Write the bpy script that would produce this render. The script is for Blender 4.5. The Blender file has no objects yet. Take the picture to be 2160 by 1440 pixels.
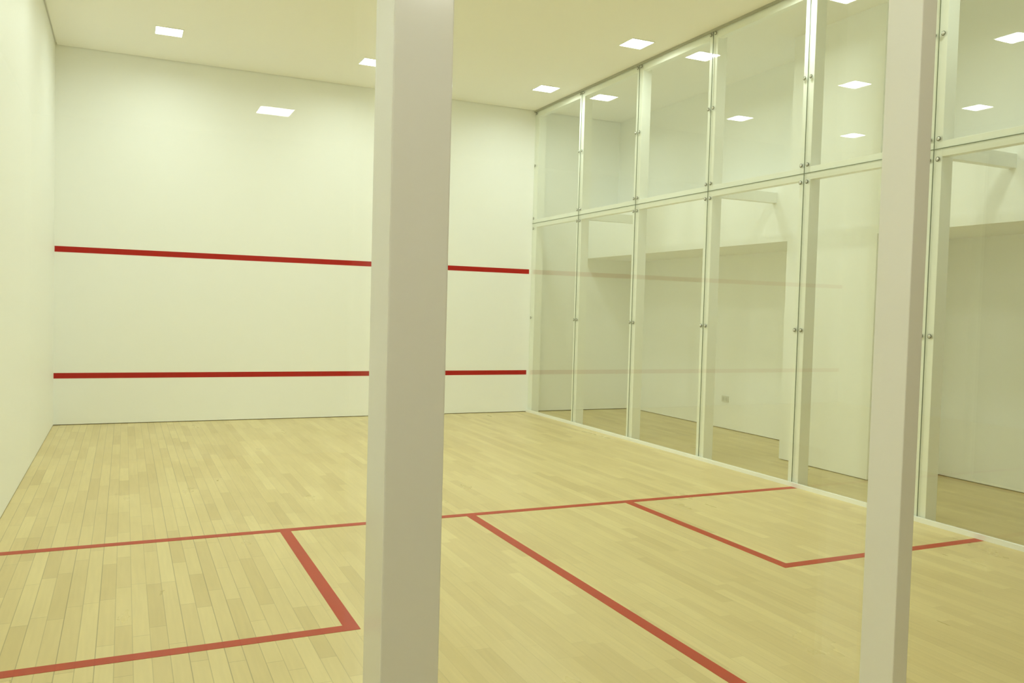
import bpy, bmesh, math, random
from mathutils import Matrix, Vector

random.seed(4)
scene = bpy.context.scene
COL = scene.collection

# ------------------------------------------------------------------ sizes (metres)
W = 5.40            # court width: left wall to glass wall
H = 3.872           # ceiling height
YB = -8.27          # back glass plane
XR = 7.03           # far wall of the passage behind the glass wall
YL = -14.2          # rear wall of the lobby
HL = 2.72           # lobby ceiling
GX = 5.420          # court face of the side glass
GT = 0.012          # glass thickness
JOINTS = [-0.004, -1.216, -2.409, -3.594, -4.774, -5.922, -7.10, YB + 0.03]
ZM = 2.433          # joint between lower and upper panels

# ------------------------------------------------------------------ helpers
def link(o, parent=None):
    COL.objects.link(o)
    if parent is not None:
        o.parent = parent
    return o

def bm_box(bm, x0, x1, y0, y1, z0, z1, bevel=0.0, segs=2):
    vs = [bm.verts.new((x, y, z)) for x in (x0, x1) for y in (y0, y1) for z in (z0, z1)]
    idx = [(0, 1, 3, 2), (4, 6, 7, 5), (0, 4, 5, 1), (2, 3, 7, 6), (0, 2, 6, 4), (1, 5, 7, 3)]
    fs = [bm.faces.new([vs[i] for i in f]) for f in idx]
    if bevel > 0:
        es = list({e for f in fs for e in f.edges})
        bmesh.ops.bevel(bm, geom=es, offset=bevel, segments=segs, profile=0.5, affect='EDGES')

def obj(name, bm, mat, parent=None, smooth=False):
    bmesh.ops.recalc_face_normals(bm, faces=bm.faces[:])
    me = bpy.data.meshes.new(name)
    bm.to_mesh(me)
    bm.free()
    if smooth:
        for p in me.polygons:
            p.use_smooth = True
    if mat is not None:
        me.materials.append(mat)
    return link(bpy.data.objects.new(name, me), parent)

def boxes(name, mat, lst, parent=None, bevel=0.0):
    bm = bmesh.new()
    for b in lst:
        bm_box(bm, *b, bevel=bevel)
    return obj(name, bm, mat, parent)

def prism(name, mat, pts, z0, z1, parent=None):
    bm = bmesh.new()
    lo = [bm.verts.new((x, y, z0)) for x, y in pts]
    hi = [bm.verts.new((x, y, z1)) for x, y in pts]
    bm.faces.new(lo[::-1])
    bm.faces.new(hi)
    n = len(pts)
    for i in range(n):
        bm.faces.new((lo[i], lo[(i + 1) % n], hi[(i + 1) % n], hi[i]))
    return obj(name, bm, mat, parent)

def structure(o):
    o['kind'] = 'structure'
    return o

def tag(o, label, cat, group=None):
    o['label'] = label
    o['category'] = cat
    if group:
        o['group'] = group
    return o

def empty(name, loc):
    o = bpy.data.objects.new(name, None)
    o.location = loc
    o.empty_display_size = 0.1
    return link(o)

# ------------------------------------------------------------------ materials
def new_mat(name):
    m = bpy.data.materials.new(name)
    m.use_nodes = True
    nt = m.node_tree
    b = nt.nodes['Principled BSDF']
    return m, nt, b

def paint(name, col, rough=0.55, spec=0.4, var=0.03, scale=1.5, bump=0.0):
    """painted plaster or metal, with slight cloudy variation"""
    m, nt, b = new_mat(name)
    N = nt.nodes
    tc = N.new('ShaderNodeTexCoord')
    no = N.new('ShaderNodeTexNoise')
    no.inputs['Scale'].default_value = scale
    no.inputs['Detail'].default_value = 4
    nt.links.new(tc.outputs['Object'], no.inputs['Vector'])
    mx = N.new('ShaderNodeMix')
    mx.data_type = 'RGBA'
    mx.inputs[6].default_value = (*[c * (1 - var) for c in col], 1)
    mx.inputs[7].default_value = (*[min(1, c * (1 + var)) for c in col], 1)
    nt.links.new(no.outputs['Fac'], mx.inputs[0])
    nt.links.new(mx.outputs[2], b.inputs['Base Color'])
    b.inputs['Roughness'].default_value = rough
    b.inputs['Specular IOR Level'].default_value = spec
    if bump > 0:
        n2 = N.new('ShaderNodeTexNoise')
        n2.inputs['Scale'].default_value = 90
        nt.links.new(tc.outputs['Object'], n2.inputs['Vector'])
        bp = N.new('ShaderNodeBump')
        bp.inputs['Strength'].default_value = bump
        bp.inputs['Distance'].default_value = 0.002
        nt.links.new(n2.outputs['Fac'], bp.inputs['Height'])
        nt.links.new(bp.outputs['Normal'], b.inputs['Normal'])
    return m

WALL = paint('wall plaster', (0.93, 0.945, 0.93), 0.5, 0.35, 0.012, 0.8, 0.05)
CEIL = paint('ceiling paint', (0.95, 0.945, 0.915), 0.7, 0.2, 0.01, 0.8)
STEEL = paint('white gloss steel paint', (0.88, 0.875, 0.84), 0.14, 0.5, 0.01, 3.0)
FRAMEW = paint('white frame paint', (0.93, 0.95, 0.92), 0.35, 0.5, 0.01, 3.0)
CHAN = paint('grey channel', (0.42, 0.42, 0.34), 0.45, 0.5, 0.02, 3.0)
SEAL = paint('grey silicone', (0.20, 0.24, 0.16), 0.6, 0.3, 0.03, 8.0)
GAPM = paint('dark gap', (0.16, 0.15, 0.10), 0.9, 0.1, 0.02, 3.0)
RED = paint('red tape', (0.43, 0.004, 0.002), 0.6, 0.1, 0.06, 6.0)
REDF = paint('red floor paint', (0.45, 0.024, 0.001), 0.34, 0.25, 0.08, 7.0)
RUBBER = paint('dark washer', (0.17, 0.18, 0.13), 0.6, 0.3, 0.03, 20.0)
OUTLET = paint('outlet plastic', (0.62, 0.62, 0.54), 0.4, 0.4, 0.01, 20.0)
SOCKET = paint('socket plastic', (0.72, 0.72, 0.64), 0.4, 0.5, 0.01, 20.0)
REARP = paint('lobby rear wall', (0.68, 0.68, 0.61), 0.6, 0.3, 0.01, 1.0)
DIM = paint('painted room shade', (0.10, 0.10, 0.08), 0.8, 0.1, 0.01, 1.0)  # dark colour stands in for the shade of an unlit room

m, nt, b = new_mat('bolt steel')
b.inputs['Base Color'].default_value = (0.75, 0.75, 0.69, 1)
b.inputs['Metallic'].default_value = 0.6
b.inputs['Roughness'].default_value = 0.3
BOLT = m

def glass(name, tint):
    m = bpy.data.materials.new(name)
    m.use_nodes = True
    nt = m.node_tree
    N = nt.nodes
    N.clear()
    out = N.new('ShaderNodeOutputMaterial')
    tr = N.new('ShaderNodeBsdfTransparent')
    tr.inputs['Color'].default_value = (*tint, 1)
    gl = N.new('ShaderNodeBsdfGlossy')
    gl.inputs['Roughness'].default_value = 0.0
    gl.inputs['Color'].default_value = (1, 1, 1, 1)
    lw = N.new('ShaderNodeLayerWeight')
    lw.inputs['Blend'].default_value = 0.5
    pw = N.new('ShaderNodeMath'); pw.operation = 'POWER'; pw.inputs[1].default_value = 5
    ma = N.new('ShaderNodeMath'); ma.operation = 'MULTIPLY_ADD'
    ma.inputs[1].default_value = 0.96; ma.inputs[2].default_value = 0.04
    mx = N.new('ShaderNodeMixShader')
    nt.links.new(lw.outputs['Facing'], pw.inputs[0])
    nt.links.new(pw.outputs[0], ma.inputs[0])
    nt.links.new(ma.outputs[0], mx.inputs[0])
    nt.links.new(tr.outputs[0], mx.inputs[1])
    nt.links.new(gl.outputs[0], mx.inputs[2])
    nt.links.new(mx.outputs[0], out.inputs['Surface'])
    return m
GLASS = glass('toughened glass', (0.989, 0.995, 0.977))
GLASSB = glass('clear toughened glass', (0.985, 0.99, 0.98))

def emit(name, col, strength):
    m = bpy.data.materials.new(name)
    m.use_nodes = True
    nt = m.node_tree
    nt.nodes.clear()
    out = nt.nodes.new('ShaderNodeOutputMaterial')
    e = nt.nodes.new('ShaderNodeEmission')
    e.inputs['Color'].default_value = (*col, 1)
    e.inputs['Strength'].default_value = strength
    nt.links.new(e.outputs[0], out.inputs['Surface'])
    return m
LAMP = emit('lamp diffuser', (0.92, 1.02, 0.925), 10)
LAMPL = emit('lobby lamp diffuser', (0.98, 1.0, 0.89), 22)

def floor_mat():
    m, nt, b = new_mat('maple strip floor')
    N, L = nt.nodes, nt.links
    def math_(op, a, bb=None, c=None):
        n = N.new('ShaderNodeMath'); n.operation = op
        for i, v in enumerate((a, bb, c)):
            if v is None: continue
            if isinstance(v, (int, float)): n.inputs[i].default_value = v
            else: L.new(v, n.inputs[i])
        return n.outputs[0]
    tc = N.new('ShaderNodeTexCoord')
    sp = N.new('ShaderNodeSeparateXYZ')
    L.new(tc.outputs['Object'], sp.inputs[0])
    X, Y = sp.outputs['X'], sp.outputs['Y']
    u = math_('DIVIDE', X, 0.0635)
    row = math_('FLOOR', u)
    fu = math_('SUBTRACT', u, row)
    wn = N.new('ShaderNodeTexWhiteNoise'); wn.noise_dimensions = '1D'
    L.new(row, wn.inputs['W'])
    wn2 = N.new('ShaderNodeTexWhiteNoise'); wn2.noise_dimensions = '1D'
    L.new(math_('ADD', row, 71.3), wn2.inputs['W'])
    ln = math_('MULTIPLY_ADD', wn2.outputs['Value'], 0.45, 0.42)
    v = math_('ADD', math_('DIVIDE', Y, ln), math_('MULTIPLY', wn.outputs['Value'], 9.0))
    pid = math_('FLOOR', v)
    fv = math_('SUBTRACT', v, pid)
    cb = N.new('ShaderNodeCombineXYZ')
    L.new(row, cb.inputs[0]); L.new(pid, cb.inputs[1])
    wp = N.new('ShaderNodeTexWhiteNoise'); wp.noise_dimensions = '2D'
    L.new(cb.outputs[0], wp.inputs['Vector'])
    ramp = N.new('ShaderNodeValToRGB')
    els = ramp.color_ramp.elements
    els[0].position = 0.0; els[0].color = (0.600, 0.483, 0.216, 1)
    els[1].position = 1.0; els[1].color = (0.743, 0.628, 0.314, 1)
    e = els.new(0.12); e.color = (0.647, 0.527, 0.247, 1)
    e = els.new(0.55); e.color = (0.683, 0.564, 0.269, 1)
    e = els.new(0.88); e.color = (0.710, 0.592, 0.287, 1)
    L.new(wp.outputs['Value'], ramp.inputs[0])
    # grain, stretched along the boards
    mp = N.new('ShaderNodeMapping')
    mp.inputs['Scale'].default_value = (60, 3.5, 1)
    L.new(tc.outputs['Object'], mp.inputs[0])
    gn = N.new('ShaderNodeTexNoise')
    gn.inputs['Scale'].default_value = 1.0; gn.inputs['Detail'].default_value = 5
    L.new(mp.outputs[0], gn.inputs['Vector'])
    gr = N.new('ShaderNodeMapRange')
    gr.inputs[1].default_value = 0.3; gr.inputs[2].default_value = 0.7
    gr.inputs[3].default_value = 0.95; gr.inputs[4].default_value = 1.035
    L.new(gn.outputs['Fac'], gr.inputs[0])
    # wear: dull brownish patches
    wn3 = N.new('ShaderNodeTexNoise')
    wn3.inputs['Scale'].default_value = 1.6; wn3.inputs['Detail'].default_value = 6
    mp2 = N.new('ShaderNodeMapping'); mp2.inputs['Scale'].default_value = (2.2, 0.8, 1)
    L.new(tc.outputs['Object'], mp2.inputs[0]); L.new(mp2.outputs[0], wn3.inputs['Vector'])
    wr = N.new('ShaderNodeMapRange')
    wr.inputs[1].default_value = 0.35; wr.inputs[2].default_value = 0.7
    wr.inputs[3].default_value = 1.02; wr.inputs[4].default_value = 0.965
    L.new(wn3.outputs['Fac'], wr.inputs[0])
    # seams between boards (open to a varying degree), butt ends
    d = math_('MINIMUM', fu, math_('SUBTRACT', 1.0, fu))
    sx = N.new('ShaderNodeMapRange'); sx.interpolation_type = 'SMOOTHSTEP'
    sx.inputs[1].default_value = 0.006; sx.inputs[2].default_value = 0.04
    sx.inputs[3].default_value = 1.0; sx.inputs[4].default_value = 0.0
    L.new(d, sx.inputs[0])
    dv = math_('MULTIPLY', math_('MINIMUM', fv, math_('SUBTRACT', 1.0, fv)), ln)
    sv = N.new('ShaderNodeMapRange'); sv.interpolation_type = 'SMOOTHSTEP'
    sv.inputs[1].default_value = 0.0005; sv.inputs[2].default_value = 0.003
    sv.inputs[3].default_value = 0.5; sv.inputs[4].default_value = 0.0
    L.new(dv, sv.inputs[0])
    amt = N.new('ShaderNodeTexWhiteNoise'); amt.noise_dimensions = '1D'
    L.new(math_('ADD', math_('FLOOR', math_('ADD', u, 0.5)), 13.7), amt.inputs['W'])
    seam = math_('MULTIPLY', sx.outputs[0], math_('MULTIPLY_ADD', amt.outputs['Value'], 0.55, 0.35))
    # seams fade away from the left wall: hiding glare put into the colour
    glare_fade = N.new('ShaderNodeMapRange'); glare_fade.interpolation_type = 'SMOOTHSTEP'
    glare_fade.inputs[1].default_value = 0.9; glare_fade.inputs[2].default_value = 2.0
    glare_fade.inputs[3].default_value = 1.15; glare_fade.inputs[4].default_value = 0.30
    L.new(X, glare_fade.inputs[0])
    seam = math_('MAXIMUM', math_('MULTIPLY', seam, glare_fade.outputs[0]), math_('MULTIPLY', sv.outputs[0], glare_fade.outputs[0]))
    # small dark flecks in the timber
    vo = N.new('ShaderNodeTexVoronoi')
    vo.inputs['Scale'].default_value = 1.0
    mp3 = N.new('ShaderNodeMapping'); mp3.inputs['Scale'].default_value = (7, 2.2, 1)
    L.new(tc.outputs['Object'], mp3.inputs[0]); L.new(mp3.outputs[0], vo.inputs['Vector'])
    fl = N.new('ShaderNodeMapRange'); fl.interpolation_type = 'SMOOTHSTEP'
    fl.inputs[1].default_value = 0.015; fl.inputs[2].default_value = 0.06
    fl.inputs[3].default_value = 0.2; fl.inputs[4].default_value = 0.0
    L.new(vo.outputs['Distance'], fl.inputs[0])
    pick = N.new('ShaderNodeSeparateColor'); L.new(vo.outputs['Color'], pick.inputs[0])
    fleck = math_('MULTIPLY', fl.outputs[0], math_('GREATER_THAN', pick.outputs[0], 0.985))
    dark = math_('SUBTRACT', 1.0, math_('MULTIPLY', math_('MAXIMUM', seam, fleck), 0.5))
    tone = math_('MULTIPLY', math_('MULTIPLY', gr.outputs[0], wr.outputs[0]), dark)
    mul = N.new('ShaderNodeVectorMath'); mul.operation = 'SCALE'
    L.new(ramp.outputs['Color'], mul.inputs[0]); L.new(tone, mul.inputs['Scale'])
    L.new(mul.outputs[0], b.inputs['Base Color'])
    rr = N.new('ShaderNodeMapRange')
    rr.inputs[1].default_value = 0.3; rr.inputs[2].default_value = 0.7
    rr.inputs[3].default_value = 0.27; rr.inputs[4].default_value = 0.36
    L.new(wn3.outputs['Fac'], rr.inputs[0])
    L.new(rr.outputs[0], b.inputs['Roughness'])
    b.inputs['Specular IOR Level'].default_value = 0.5
    return m
FLOOR = floor_mat()

# ------------------------------------------------------------------ setting
T = 0.12
structure(boxes('floor', FLOOR, [(-T, XR + T, YL - T, T, -0.1, 0.0)]))
# walls stop a few millimetres above the boards (expansion gap)
structure(boxes('wall_front', WALL, [(-T, XR + T, 0, T, 0.007, H + 0.022)]))
structure(boxes('wall_left', WALL, [(-T, 0, YL, 0, 0.004, H + 0.022)]))
structure(boxes('wall_right', WALL, [(XR, XR + T, YB - 0.25, 0, 0.006, H + 0.022), (XR, XR + T, YL, -11.5, 0.006, HL)]))
# unseen side room added for a dark reflection in the back glass
structure(boxes('wall_added_dark_room', DIM, [(XR + 3, XR + 3 + T, -11.5, YB - 0.25, 0, HL), (XR + T, XR + 3, -11.5 - T, -11.5, 0, HL),
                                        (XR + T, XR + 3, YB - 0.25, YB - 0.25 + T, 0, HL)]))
structure(boxes('ceiling_added_dark_room', DIM, [(XR, XR + 3 + T, -11.5 - T, YB - 0.25 + T, HL, HL + 0.1)]))
structure(boxes('floor_added_dark_room', DIM, [(XR + T, XR + 3 + T, -11.5 - T, YB - 0.25 + T, -0.1, 0)]))
structure(boxes('wall_rear', REARP, [(-T, XR + T, YL - T, YL, 0.0, H + 0.022)]))
structure(boxes('wall_bulkhead', WALL, [(6.20, XR, YB - 0.15, 0, 2.02, 2.60)]))
structure(boxes('wall_upper', WALL, [(6.70, XR, YB - 0.15, 0, 2.60, H)]))
structure(boxes('wall_pilaster', WALL, [(6.20, XR, -4.80, -3.78, 0.006, 2.02), (6.20, 6.70, -4.80, -3.78, 2.60, H)]))
# header over the back glass, lobby ceiling
structure(boxes('wall_header', WALL, [(0, XR, YB - 0.25, YB - 0.15, HL, H + 0.022)]))
bm = bmesh.new()
bm_box(bm, 0.016, 6.70, YB - 0.15, -0.009, H, H + 0.014)      # ceiling board, a shadow gap along the walls
bm_box(bm, -T, XR + T, YB - 0.25, T, H + 0.022, H + 0.2)         # slab above it
structure(obj('ceiling', bm, CEIL))
structure(boxes('ceiling_lobby', CEIL, [(0, XR, YL, YB - 0.25, HL, HL + 0.1)]))

# ------------------------------------------------------------------ court lines
def strip(name, mat, x0, x1, y0, y1, z0, z1):
    return boxes(name, mat, [(x0, x1, y0, y1, z0, z1)])

TK = 0.0012
tag(strip('service_line', RED, 0.004, W - 0.004, -TK, 0, 1.7846, 1.8437),
    'long red stripe across the front wall, the higher of the two', 'line')
tag(strip('tin_line', RED, 0.002, W - 0.004, -TK, 0, 0.4836, 0.5408),
    'red stripe low on the front wall, the one nearer the floor', 'line')
LW = 0.0605
YS = -4.800
yn = YS - LW
tag(strip('short_line', REDF, 0.0, W - 0.004, yn, YS, 0, TK),
    'red floor line crossing the whole court from the left wall to the glass wall', 'line')
xl, xh, xr = 1.487, 2.649, 3.836
tag(strip('half_court_line', REDF, xh, xh + LW, YB + 0.01, yn, 0, TK),
    'red floor line running from the crossing line towards the viewer, between the two boxes', 'line')
def ell(name, pts, label):
    return tag(prism(name, REDF, pts, 0, TK), label, 'line')
yb = yn - 1.535
ell('service_box_line', [(0, yb), (xl, yb), (xl, yn), (xl + LW, yn), (xl + LW, yb - LW), (0, yb - LW)],
    'red L-shaped floor line boxing in the court corner beside the left wall')
yb = yn - 1.497
ell('service_box_line', [(W - 0.004, yb), (xr + LW, yb), (xr + LW, yn), (xr, yn), (xr, yb - LW), (W - 0.004, yb - LW)],
    'red L-shaped floor line boxing in the court corner beside the glass wall')

# ------------------------------------------------------------------ ceiling lamps
SPREAD = 168
def make_lamp(loc, mat, label, group, s=0.25, watts=0):
    r = empty('ceiling_light', loc)
    tag(r, label, 'ceiling light', group)
    h = s / 2
    bm = bmesh.new()
    w = 0.008
    for b_ in ((-h, h, -h, -h + w), (-h, h, h - w, h), (-h, -h + w, -h + w, h - w), (h - w, h, -h + w, h - w)):
        bm_box(bm, b_[0], b_[1], b_[2], b_[3], -0.008, 0.0)
    obj('frame', bm, FRAMEW, r)
    bm = bmesh.new()
    bm_box(bm, -h + w, h - w, -h + w, h - w, -0.006, 0.0)
    obj('diffuser', bm, mat, r)
    if watts:
        la = bpy.data.lights.new('lamp', 'AREA')
        la.shape = 'SQUARE'
        la.size = s - 0.02
        la.spread = math.radians(SPREAD)
        la.energy = watts
        la.color = (0.92, 1.02, 0.925)
        lo = bpy.data.objects.new('lamp', la)
        lo.location = (0, 0, -0.0085)
        link(lo, r)
    return r

cols = [(1.02, 'beside the left wall'), (3.00, 'above the middle of the court'), (5.04, 'close to the glass wall')]
rows = [(-1.05, 'row nearest the red-lined wall'), (-2.93, 'second row from the red-lined wall'),
        (-4.74, 'third row from the red-lined wall'), (-6.58, 'row nearest the viewer')]
def copy_tree(o, parent=None):
    c = o.copy()
    COL.objects.link(c)
    if parent is not None:
        c.parent = parent
    for ch in list(o.children):
        copy_tree(ch, c)
    return c
proto = None
for y, rn in rows:
    for x, cn in cols:
        lab = 'square ceiling lamp %s, %s' % (cn, rn)
        if proto is None:
            proto = make_lamp((x, y, H), LAMP, lab, 'square lamps in the court ceiling', watts=6)
        else:
            c = copy_tree(proto)
            c.location = (x, y, H)
            c['label'] = lab
lp = make_lamp((1.64, -13.1, HL), LAMPL, 'square lamp in the low lobby ceiling, at the rear wall', 'square lamps in the lobby ceiling')
for x, y, lab in ((0.45, -9.05, 'added square lamp in the low lobby ceiling, beside the left wall'),
                  (1.75, -9.05, 'added square lamp in the low lobby ceiling, between the two white posts'),
                  (1.83, -10.4, 'added square lamp in the low lobby ceiling, above and behind the viewer'),
                  (6.1, -9.2, 'added square lamp in the low lobby ceiling, at the mouth of the side passage')):
    c = copy_tree(lp)  # unseen lamps added to brighten the white posts and the passage
    c.location = (x, y, HL)
    c['label'] = lab

# ------------------------------------------------------------------ side glass wall
PX0, PX1 = GX + GT, GX + GT + 0.102      # posts stand right behind the glass
fr = empty('partition_frame', (GX, -4.0, 0))
tag(fr, 'white steel frame of posts, rails and braces behind the side glass panels', 'frame')
def fbox(name, mat, lst, bevel=0.0):
    off = fr.location
    return boxes(name, mat, [(a - off.x, b_ - off.x, c - off.y, d - off.y, e, f) for a, b_, c, d, e, f in lst], fr, bevel)
PH = 0.055
posts_y = [-PH] + JOINTS[1:7] + [JOINTS[7] + PH]
for j in posts_y:
    fbox('post', FRAMEW, [(PX0, PX1, j - PH, j + PH, 0.0, H)], 0.002)
for a, b_ in zip(posts_y[:-1], posts_y[1:]):
    fbox('mid_rail', FRAMEW, [(PX0, PX0 + 0.06, b_ + PH, a - PH, ZM - 0.05, ZM + 0.05)], 0.002)
    fbox('top_rail', FRAMEW, [(PX0, PX0 + 0.06, b_ + PH, a - PH, H - 0.085, H)], 0.002)
for j in (posts_y[1], posts_y[3], posts_y[5]):
    fbox('brace', FRAMEW, [(PX1, 6.20, j - 0.03, j + 0.03, 2.385, 2.482)], 0.002)
y0, y1 = YB + 0.03, -0.001
fbox('base_channel', FRAMEW, [(GX - 0.018, PX0, y0, y1, 0.0, 0.004), (GX - 0.018, GX, y0, y1, 0.004, 0.032)])
fbox('top_channel', CHAN, [(GX - 0.012, GX, y0, y1, H - 0.022, H)])

# bolts: one master, copied
def lathe(prof, n=20):
    bm = bmesh.new()
    rings = []
    for r, h in prof:
        if r == 0:
            rings.append([bm.verts.new((-h, 0, 0))])
        else:
            rings.append([bm.verts.new((-h, r * math.cos(2 * math.pi * i / n), r * math.sin(2 * math.pi * i / n))) for i in range(n)])
    for a, b_ in zip(rings[:-1], rings[1:]):
        for i in range(n):
            if len(a) == 1 and len(b_) == 1: continue
            if len(a) == 1: bm.faces.new((a[0], b_[i], b_[(i + 1) % n]))
            elif len(b_) == 1: bm.faces.new((a[i], a[(i + 1) % n], b_[0]))
            else: bm.faces.new((a[i], a[(i + 1) % n], b_[(i + 1) % n], b_[i]))
    return bm
bolt_bm = lathe([(0, 0.0015), (0.0105, 0.0015), (0.0105, 0.005), (0.0085, 0.0075), (0.0042, 0.0085), (0.0042, 0.0045), (0, 0.0045)])
wash_bm = lathe([(0, 0.0), (0.0155, 0.0), (0.0155, 0.0022), (0.0105, 0.003), (0, 0.003)])
bolt0 = washer0 = None
def add_bolt(pane, y, z):
    global bolt0, washer0
    if bolt0 is None:
        bolt0 = obj('bolt', bolt_bm, BOLT, pane)
        washer0 = obj('washer', wash_bm, RUBBER, bolt0)
        bolt0.location = (0, y, z)
        return
    bl = bolt0.copy(); COL.objects.link(bl); bl.parent = pane; bl.location = (0, y, z)
    ws = washer0.copy(); COL.objects.link(ws); ws.parent = bl

order = ['nearest the front wall', 'second from the front wall', 'third from the front wall', 'fourth from the front wall',
         'fifth from the front wall', 'sixth from the front wall', 'next to the back glass']
g = 0.0016
for i in range(7):
    ya, yb_ = JOINTS[i], JOINTS[i + 1]            # ya nearer the front wall
    yc = (ya + yb_) / 2
    for up in (False, True):
        z0 = ZM + 0.0025 if up else 0.004
        z1 = H if up else ZM - 0.0025
        r = empty('glass_panel', (GX, yc, z0))
        tag(r, '%s clear glass panel of the side wall, %s' % ('upper' if up else 'lower', order[i]), 'glass panel',
            'upper glass panels of the side wall' if up else 'lower glass panels of the side wall')
        bm = bmesh.new()
        bm_box(bm, 0.0002, GT - 0.0002, yb_ + g - yc, ya - g - yc, 0, z1 - z0)
        obj('pane', bm, GLASS, r)
        # silicone seal along the edge on the viewer's side and along the foot of an upper panel
        bm = bmesh.new()
        bm_box(bm, -0.0004, 0.005, yb_ - g - yc, yb_ + g - yc, 0, z1 - z0)
        if up:
            bm_box(bm, -0.0004, 0.005, yb_ + g - yc, ya - g - yc, -0.005, 0.0)
        obj('seal', bm, SEAL, r)
        zs = (3.83, 3.17, 2.498) if up else (2.367, 1.222)
        for z in zs:
            add_bolt(r, ya - yc - 0.033, z - z0)
            add_bolt(r, yb_ - yc + 0.033, z - z0)

# ------------------------------------------------------------------ back glass wall and its posts
for x0, x1, lab in ((0.004, 1.112, 'tall clear glass panel of the back wall, left of the thick white post'),
                    (1.116, 2.336, 'tall clear glass panel of the back wall, between the two foreground posts'),
                    (2.340, GX - 0.02, 'tall clear glass panel of the back wall, right of the slim white post')):
    r = empty('glass_panel', ((x0 + x1) / 2, YB, 0.0))
    tag(r, lab, 'glass panel', 'glass panels of the back wall')
    h = (x1 - x0) / 2
    bm = bmesh.new()
    bm_box(bm, -h, h, -0.006, 0.006, 0.0, H)
    obj('pane', bm, GLASSB, r)
tag(boxes('steel_post', STEEL, [(1.0612, 1.1673, -8.404, -8.290, 0.0, H)], bevel=0.003),
    'thick white steel post standing closest to the viewer, left of centre', 'post', 'white posts of the back glass wall')
tag(boxes('steel_post', STEEL, [(2.3144, 2.3616, -8.388, -8.290, 0.0, H)], bevel=0.002),
    'slim white steel post standing close to the viewer on the right', 'post', 'white posts of the back glass wall')

# ------------------------------------------------------------------ wall socket in the passage
sk = empty('wall_socket', (XR, -1.975, 0.348))
tag(sk, 'small pale socket plate low on the passage wall, seen through the glass', 'socket')
boxes('cover_plate', SOCKET, [(-0.008, 0, -0.06, 0.06, -0.036, 0.036)], sk, 0.002)
bm = bmesh.new()
for dy in (-0.028, 0.028):
    bm_box(bm, -0.0095, -0.0078, dy - 0.02, dy + 0.02, -0.02, 0.02)
obj('outlet', bm, OUTLET, sk)

# ------------------------------------------------------------------ camera
R_ = Vector((0.90766119, -0.41881038, 0.02736841))
U_ = Vector((-0.0087675, 0.04627421, 0.9988903))
F_ = Vector((0.41961207, 0.90689391, -0.03832938))
cam = bpy.data.cameras.new('camera')
cam.sensor_width = 36.0
cam.lens = 1768.74 * 36.0 / 2160.0
cam.clip_start = 0.02
co = bpy.data.objects.new('camera', cam)
COL.objects.link(co)
M = Matrix((( R_.x, U_.x, -F_.x, 0.65951), (R_.y, U_.y, -F_.y, -9.77159), (R_.z, U_.z, -F_.z, 1.32321), (0, 0, 0, 1)))
co.matrix_world = M
scene.camera = co

# ------------------------------------------------------------------ world and view
w = bpy.data.worlds.new('world')
scene.world = w
w.use_nodes = True
w.node_tree.nodes['Background'].inputs['Color'].default_value = (0.9, 0.95, 1.0, 1)
w.node_tree.nodes['Background'].inputs['Strength'].default_value = 0.02
vs = scene.view_settings
scene.display_settings.display_device = 'sRGB'
vs.view_transform = 'Standard'
vs.look = 'None'
vs.gamma = 1.0
vs.use_curve_mapping = False
vs.exposure = 0.58
cy = scene.cycles
cy.max_bounces = 12
cy.diffuse_bounces = 8
cy.glossy_bounces = 4
cy.transparent_max_bounces = 24
cy.use_denoising = True
cy.adaptive_threshold = 0.025
cy.caustics_reflective = True
cy.blur_glossy = 0.0
cy.caustics_refractive = False
